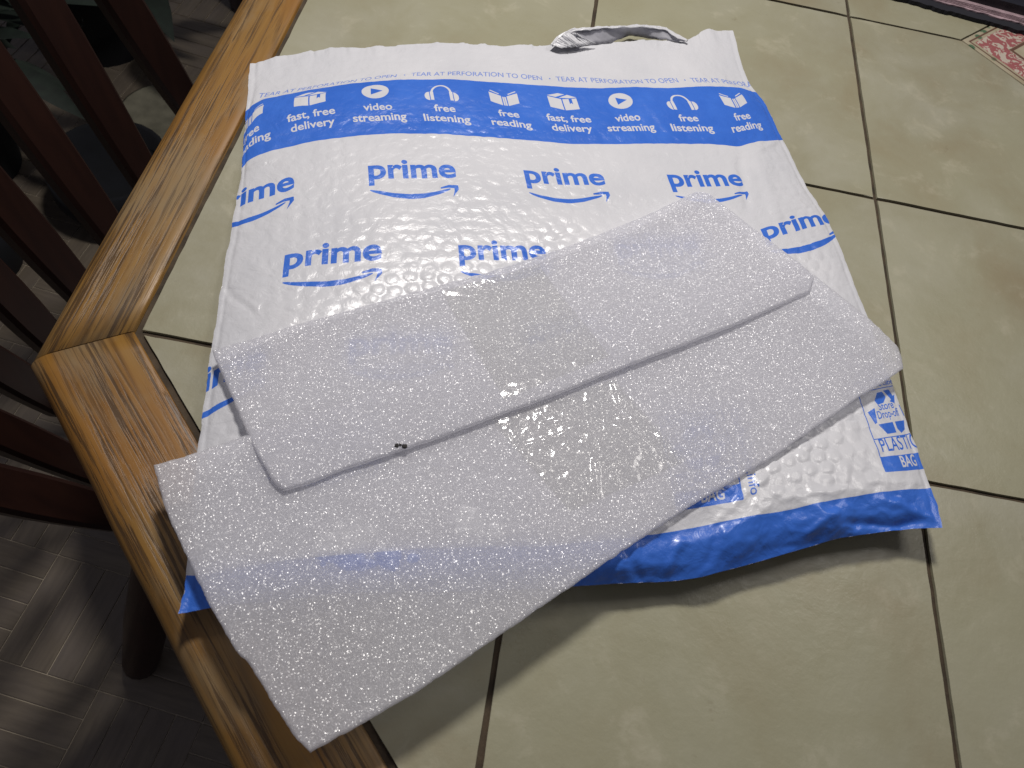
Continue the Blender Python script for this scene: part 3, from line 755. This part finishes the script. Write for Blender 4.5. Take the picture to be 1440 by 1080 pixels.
img = bpy.data.images.new('mailer_print', IW, IH, alpha=False, float_buffer=False); img.colorspace_settings.name = 'Non-Color'
buf = np.ones((IH, IW, 4), np.float32); buf[..., :3] = mask[::-1, :, None]; img.pixels.foreach_set(buf.ravel()); img.update(); img.pack()
del buf
def mat_film(printed=True):
    m, nt, b, out = new_mat('printed_film' if printed else 'white_film'); v = coords(nt, per_object=False)
    white = ramp(nt, noise(nt, v, 14, 4), [(.3, (.565, .57, .60)), (.7, (.62, .62, .645))])
    blue = ramp(nt, noise(nt, v, 25, 5, .6), [(.3, (.030, .125, .54)), (.7, (.045, .160, .62))])
    if printed:
        t = nt.nodes.new('ShaderNodeTexImage'); t.image = img; t.extension = 'EXTEND'; t.interpolation = 'Linear'
        uvn = nt.nodes.new('ShaderNodeUVMap'); uvn.uv_map = 'print'; nt.links.new(uvn.outputs[0], t.inputs[0])
        scuff = ramp(nt, noise(nt, v, 130, 5, .7), [(.22, .45), (.27, 1)])
        ink = math_(nt, 'MULTIPLY', t.outputs[0], scuff)
        nt.links.new(mix(nt, ink, white, blue), b.inputs['Base Color'])
    else: nt.links.new(white, b.inputs['Base Color'])
    nt.links.new(ramp(nt, noise(nt, v, 18, 3), [(.3, .24), (.7, .38)]), b.inputs['Roughness'])
    b.inputs['IOR'].default_value = 1.5
    b.inputs['Coat Weight'].default_value = .15; b.inputs['Coat Roughness'].default_value = .12
    h = math_(nt, 'ADD', noise(nt, v, 120, 5, .6, .6), math_(nt, 'MULTIPLY', noise(nt, v, 55, 3, .5, 1.5), 1.4))
    nt.links.new(bump(nt, h, .55, .0010), b.inputs['Normal']); return m
M_print = mat_film(True); M_film = mat_film(False); M_inside = mat_plain('grey_lining', (.42, .42, .46), .5, .2, 60)
link('printed_front', top_me, M_print, mailer); link('plain_back', back_me, M_film, mailer)
# the torn flap of the back sheet that stands up over the opening
def ribbon(name, A, B, za, zb, mat, n=60, thick=.0006, rough=.0011, seed=4):
    def res(P):
        P = np.array(P, float); s = np.r_[0, np.cumsum(np.hypot(*np.diff(P, axis=0).T))]; q = np.linspace(0, s[-1], n)
        return np.interp(q, s, P[:, 0]), np.interp(q, s, P[:, 1])
    ax, ay = res(A); bx_, by_ = res(B); m_ = 5; V = []
    f = np.linspace(0, 1, n); za_ = np.interp(f, np.linspace(0, 1, len(za)), za); zb_ = np.interp(f, np.linspace(0, 1, len(zb)), zb)
    for k in range(m_):
        t = k / (m_ - 1); P = unp(ax * (1 - t) + bx_ * t, ay * (1 - t) + by_ * t, za_ * (1 - t) + zb_ * t)
        P[:, 2] += rough * fbm(f * 30, np.full(n, t * 3.), seed, 3); P[:, 1] += rough * fbm(f * 40, np.full(n, t * 2. + 9), seed, 3); V.append(P)
    V = np.concatenate(V) - mo
    me = np_mesh(name, V, grid_faces(n - 1, m_ - 1)); o_ = link(name, me, mat, mailer)
    md = o_.modifiers.new('thickness', 'SOLIDIFY'); md.thickness = thick; md.offset = 0; return o_
ribbon('torn_flap', [(777, 64), (786, 51), (806, 42), (850, 38), (905, 36), (934, 40), (950, 50), (966, 57)], [(800, 66), (822, 63), (842, 62), (860, 60), (886, 49), (915, 54), (938, 57), (962, 59)],
       [.010, .016, .018, .017, .016, .012, .008], [.008, .006, .005, .004, .004, .005, .006], M_inside)
ribbon('torn_rim', [(774, 63), (784, 50), (805, 40), (850, 36.5), (905, 34.5), (937, 39), (953, 49), (968, 56)], [(777, 66), (787, 53), (807, 44), (850, 40), (905, 38), (934, 42), (949, 52), (966, 59)],
       [.011, .017, .019, .018, .017, .013, .009], [.010, .016, .018, .017, .016, .012, .008], M_film)
ribbon('torn_fold', [(776, 63), (787, 52), (800, 45), (812, 48)], [(790, 68), (806, 66), (824, 64), (838, 62)], [.012, .019, .019], [.0115, .011, .010], M_film, seed=8)

# ------------------------------------------------------------------ the foam sheets
def mat_foam():
    m, nt, b, out = new_mat('expanded_foam'); v = coords(nt, per_object=False)
    geo = nt.nodes.new('ShaderNodeNewGeometry')
    def cellnormal(scale, k, stretch):
        vo = nt.nodes.new('ShaderNodeTexVoronoi'); vo.inputs['Scale'].default_value = scale
        mp = nt.nodes.new('ShaderNodeMapping'); mp.inputs['Scale'].default_value = stretch; nt.links.new(v, mp.inputs[0]); nt.links.new(mp.outputs[0], vo.inputs['Vector'])
        s = nt.nodes.new('ShaderNodeVectorMath'); s.operation = 'SUBTRACT'; nt.links.new(vo.outputs['Color'], s.inputs[0]); s.inputs[1].default_value = (.5, .5, .5)
        sc_ = nt.nodes.new('ShaderNodeVectorMath'); sc_.operation = 'SCALE'; sc_.inputs['Scale'].default_value = k; nt.links.new(s.outputs[0], sc_.inputs[0])
        ad = nt.nodes.new('ShaderNodeVectorMath'); ad.operation = 'ADD'; nt.links.new(sc_.outputs[0], ad.inputs[0]); nt.links.new(geo.outputs['Normal'], ad.inputs[1])
        no = nt.nodes.new('ShaderNodeVectorMath'); no.operation = 'NORMALIZE'; nt.links.new(ad.outputs[0], no.inputs[0]); return no.outputs[0], vo
    n1, vo1 = cellnormal(2500, 1.3, (1, 1, 1)); n2, vo2 = cellnormal(1800, 1.5, (1, 1, 1))
    vcol = mix(nt, ramp(nt, vo1.outputs['Distance'], [(.1, 0), (.7, 1)]), (.97, .97, 1.0), (.90, .90, .95))
    vcol = mix(nt, ramp(nt, noise(nt, v, 700, 2, .7), [(.38, 0), (.62, .8)]), vcol, (.83, .83, .87))
    vcol = mix(nt, ramp(nt, noise(nt, v, 12, 4), [(.35, 0), (.65, .5)]), vcol, (.86, .85, .88))
    nt.nodes.remove(b)
    vcol = mix(nt, 1.0, vcol, (.985, .985, 1), 'MULTIPLY'); dif = nt.nodes.new('ShaderNodeBsdfDiffuse'); nt.links.new(vcol, dif.inputs[0]); nt.links.new(bump(nt, vo1.outputs['Distance'], .6, .0005), dif.inputs['Normal'])
    trl = nt.nodes.new('ShaderNodeBsdfTranslucent'); trl.inputs[0].default_value = (.97, .97, .985, 1)
    g1 = nt.nodes.new('ShaderNodeBsdfGlossy'); g1.inputs['Roughness'].default_value = .25; nt.links.new(n1, g1.inputs['Normal'])
    g2 = nt.nodes.new('ShaderNodeBsdfGlossy'); g2.inputs['Roughness'].default_value = .22; nt.links.new(n2, g2.inputs['Normal'])
    tp = nt.nodes.new('ShaderNodeBsdfTransparent'); tp.inputs[0].default_value = (.95, .95, .97, 1)
    def mx(f, a, b_):
        q = nt.nodes.new('ShaderNodeMixShader'); q.inputs[0].default_value = f; nt.links.new(a, q.inputs[1]); nt.links.new(b_, q.inputs[2]); return q.outputs[0]
    s = mx(.53, dif.outputs[0], trl.outputs[0]); s = mx(.33, s, tp.outputs[0]); s = mx(.085, s, g1.outputs[0]); s = mx(.03, s, g2.outputs[0])
    nt.links.new(s, out.inputs[0]); return m
M_foam = mat_foam()
foam = thing('foam_sheet', 'translucent white packing foam folded in two layers, lying across the mailer', 'packing foam', (.0, -.62, .03))
fo = np.array(foam.location)
def coons(name, TOPP, BOT, LEFT, RIGHT, zfun, nu, nv, thick, parent, mat, wob=.0005, seed=1, tap=.0016):
    def res(P, n):
        P = np.array(P, float); s = np.r_[0, np.cumsum(np.hypot(*np.diff(P, axis=0).T))]; q = np.linspace(0, s[-1], n + 1)
        k = max(1, int(n * .012)); X = smooth1(np.interp(q, s, P[:, 0]), k); Y = smooth1(np.interp(q, s, P[:, 1]), k)
        return np.stack([X, Y], -1)
    t = res(TOPP, nu); b_ = res(BOT, nu); l = res(LEFT, nv); r = res(RIGHT, nv)
    s = np.linspace(0, 1, nu + 1)[None, :, None]; q = np.linspace(0, 1, nv + 1)[:, None, None]
    G_ = (1 - q) * t[None] + q * b_[None] + (1 - s) * l[:, None] + s * r[:, None] - ((1 - s) * (1 - q) * t[0] + s * (1 - q) * t[-1] + (1 - s) * q * b_[0] + s * q * b_[-1])
    S = s[..., 0] + 0 * q[..., 0]; Q_ = q[..., 0] + 0 * s[..., 0]
    Z = zfun(S, Q_, G_[..., 0], G_[..., 1]); P = unp(G_[..., 0], G_[..., 1], Z)
    x, y = P[..., 0], P[..., 1]
    ed_ = np.minimum(np.minimum(S, 1 - S) * .8, np.minimum(Q_, 1 - Q_) * .3)
    P[..., 2] += .0009 * fbm(x * 18, y * 18, seed, 3) + .00025 * fbm(x * 260, y * 260, seed + 7, 2)
    fr = np.exp(-(ed_ / .003)); P[..., 0] += fr * wob * fbm(x * 220, y * 220, seed + 3, 3); P[..., 1] += fr * wob * fbm(x * 220 + 50, y * 220, seed + 4, 3)
    th = thick / 2 * np.clip(np.sqrt(np.clip(ed_ / tap, .0, 1)) * .55 + .45, 0, 1)
    up_ = P.copy(); up_[..., 2] += th; dn = P.copy(); dn[..., 2] -= th
    n1_ = (nu + 1) * (nv + 1); V = np.concatenate([up_.reshape(-1, 3), dn.reshape(-1, 3)]) - np.array(parent.location)
    F = [grid_faces(nu, nv), grid_faces(nu, nv, n1_, True)]
    rim = [j for j in range(nu + 1)] + [i * (nu + 1) + nu for i in range(1, nv + 1)] + [nv * (nu + 1) + j for j in range(nu - 1, -1, -1)] + [i * (nu + 1) for i in range(nv - 1, 0, -1)]
    rim = np.array(rim); nx_ = np.roll(rim, -1); F.append(np.stack([rim, nx_, nx_ + n1_, rim + n1_], -1))
    me = np_mesh(name, V, np.concatenate(F)); return link(name, me, mat, parent)
RT = [(995, 273), (1060, 322), (1140, 385)]
def zB(s, q, x, y):
    z = .0325 + .0035 * q + .0012 * np.sin(s * 5) * q
    return z - .004 * np.exp(-(((x - 1268) / 90) ** 2 + ((y - 500) / 60) ** 2)) + .0016 * np.exp(-((x - 430) / 90) ** 2 - ((y - 690) / 60) ** 2)
coons('lower_layer', [(217, 655), (262, 643), (320, 622), (700, 500), (1118, 368)], [(436, 1058), (513, 1016), (600, 964), (722, 880), (830, 806), (940, 731), (1088, 642), (1207, 559), (1242, 538), (1269, 519)],
      [(217, 655), (228, 700), (240, 735), (258, 771), (275, 809), (297, 855), (320, 894), (335, 920), (349, 930), (360, 948), (398, 1012), (418, 1040), (436, 1058)],
      [(1118, 368), (1140, 385), (1185, 420), (1225, 452), (1262, 488), (1267, 503), (1269, 519)], zB, 300, 130, .0038, foam, M_foam, .0006, 5, .003)
def zA(s, q, x, y):
    z = .0215 + .0172 * sstep(.1, .95, q) + .001 * np.sin(s * 9 + 1) * (1 - q)
    return z + .0012 * s * q - .0034 * sstep(.72, 1, s) * q
coons('upper_layer', [(298, 494), (330, 484), (428, 455), (561, 417), (687, 384), (800, 347), (900, 308), (965, 277), (978, 271), (996, 273)],
      [(398, 690), (430, 682), (480, 662), (555, 637), (640, 607), (702, 584), (780, 556), (853, 526), (951, 489), (1040, 455), (1100, 428), (1138, 410)],
      [(298, 494), (315, 532), (335, 580), (360, 635), (384, 676), (398, 690)], [(996, 273), (1060, 322), (1128, 375), (1144, 392), (1138, 410)], zA, 260, 110, .0044, foam, M_foam, .0006, 15, .0035)

# clear tape over the foam
def mat_tape():
    m, nt, b, out = new_mat('clear_tape'); v = coords(nt, per_object=False); nt.nodes.remove(b)
    tp = nt.nodes.new('ShaderNodeBsdfTransparent'); tp.inputs[0].default_value = (1, 1, .985, 1)
    gl = nt.nodes.new('ShaderNodeBsdfGlossy'); gl.inputs['Roughness'].default_value = .08
    nt.links.new(bump(nt, noise(nt, v, 90, 3, .5, 1.0), .3, .001), gl.inputs['Normal'])
    mx = nt.nodes.new('ShaderNodeMixShader'); mx.inputs[0].default_value = .06; nt.links.new(tp.outputs[0], mx.inputs[1]); nt.links.new(gl.outputs[0], mx.inputs[2])
    nt.links.new(mx.outputs[0], out.inputs[0]); return m
M_tape = mat_tape()
def on_up(s, q, x, y):
    base = np.interp(q, [0, 1], [0, 1]); return base
from mathutils.bvhtree import BVHTree
bpy.context.view_layer.update()
_b = {}
for ob in foam.children:
    me = ob.data; vs = [ob.matrix_world @ v.co for v in me.vertices]; _b[ob.name] = BVHTree.FromPolygons(vs, [tuple(p.vertices) for p in me.polygons])
def foam_top(pt):
    best = None
    for t_ in _b.values():
        h = t_.ray_cast(Vector((pt[0], pt[1], .2)), Vector((0, 0, -1)))
        if h[0] is not None and (best is None or h[0].z > best): best = h[0].z
    return .034 if best is None else best
def tape(name, quad, zg, mat, nu=46, nv=30, amp=.0009, seed=2, lift=.0004, ridge=None):
    q = np.array(quad, float); s = np.linspace(0, 1, nu + 1); t = np.linspace(0, 1, nv + 1); S, Tt = np.meshgrid(s, t)
    px = (1 - Tt) * ((1 - S) * q[0, 0] + S * q[1, 0]) + Tt * ((1 - S) * q[3, 0] + S * q[2, 0]); py = (1 - Tt) * ((1 - S) * q[0, 1] + S * q[1, 1]) + Tt * ((1 - S) * q[3, 1] + S * q[2, 1])
    P = unp(px, py, zg); sh = P.shape; P = P.reshape(-1, 3)
    for k in range(len(P)): P[k, 2] = foam_top(P[k]) + lift
    P = P.reshape(sh)
    P[..., 2] += amp * np.clip(fbm(P[..., 0] * 45, P[..., 1] * 45, seed, 3), 0, 1) ** 1.2
    if ridge:
        for (a, b_, h_, w_) in ridge:
            a = np.array(a, float); b_ = np.array(b_, float); d = b_ - a; L = np.hypot(*d); u_ = ((px - a[0]) * d[0] + (py - a[1]) * d[1]) / L ** 2
            dist = np.abs((px - a[0]) * d[1] - (py - a[1]) * d[0]) / L; P[..., 2] += h_ * np.exp(-(dist / w_) ** 2) * sstep(-.1, .1, u_) * (1 - sstep(.9, 1.1, u_))
    me = np_mesh(name, P.reshape(-1, 3) - fo, grid_faces(nu, nv)); return link(name, me, mat, foam)
tape('clear_tape', [(622, 402), (760, 366), (852, 512), (706, 572)], .030, M_tape, 90, 60, .00015, 2)
tape('clear_tape', [(690, 592), (862, 536), (962, 652), (800, 722)], .034, M_tape, 130, 110, .0006, 4, .0005,
     [((690, 590), (862, 534), .0009, 2.5), ((862, 534), (962, 652), .0010, 2.5), ((700, 640), (830, 600), .0008, 3), ((880, 560), (950, 648), .0013, 3), ((868, 575), (925, 640), -.0010, 3), ((720, 610), (760, 690), .0008, 3), ((862, 540), (872, 575), .0016, 4), ((872, 590), (935, 632), .0020, 5), ((862, 600), (960, 655), .0012, 4), ((692, 592), (716, 640), .0016, 4), ((835, 650), (838, 715), .0016, 4), ((760, 600), (800, 590), .001, 4)])
M_speck = mat_plain('black_speck', (.02, .018, .018), .8)
for (px, py, r_) in ((558, 633, .0016), (569, 634, .0019), (563, 632, .0011)):
    P = unp(px, py, .034); P[2] = foam_top(P) + .0003; bm = bmesh.new(); bmesh.ops.create_icosphere(bm, subdivisions=2, radius=r_)
    for v_ in bm.verts: v_.co *= random.uniform(.7, 1.2); v_.co.z *= .35
    e = link('dark_speck', bm_mesh('dark_speck', bm, True), M_speck, foam); e.location = P - fo
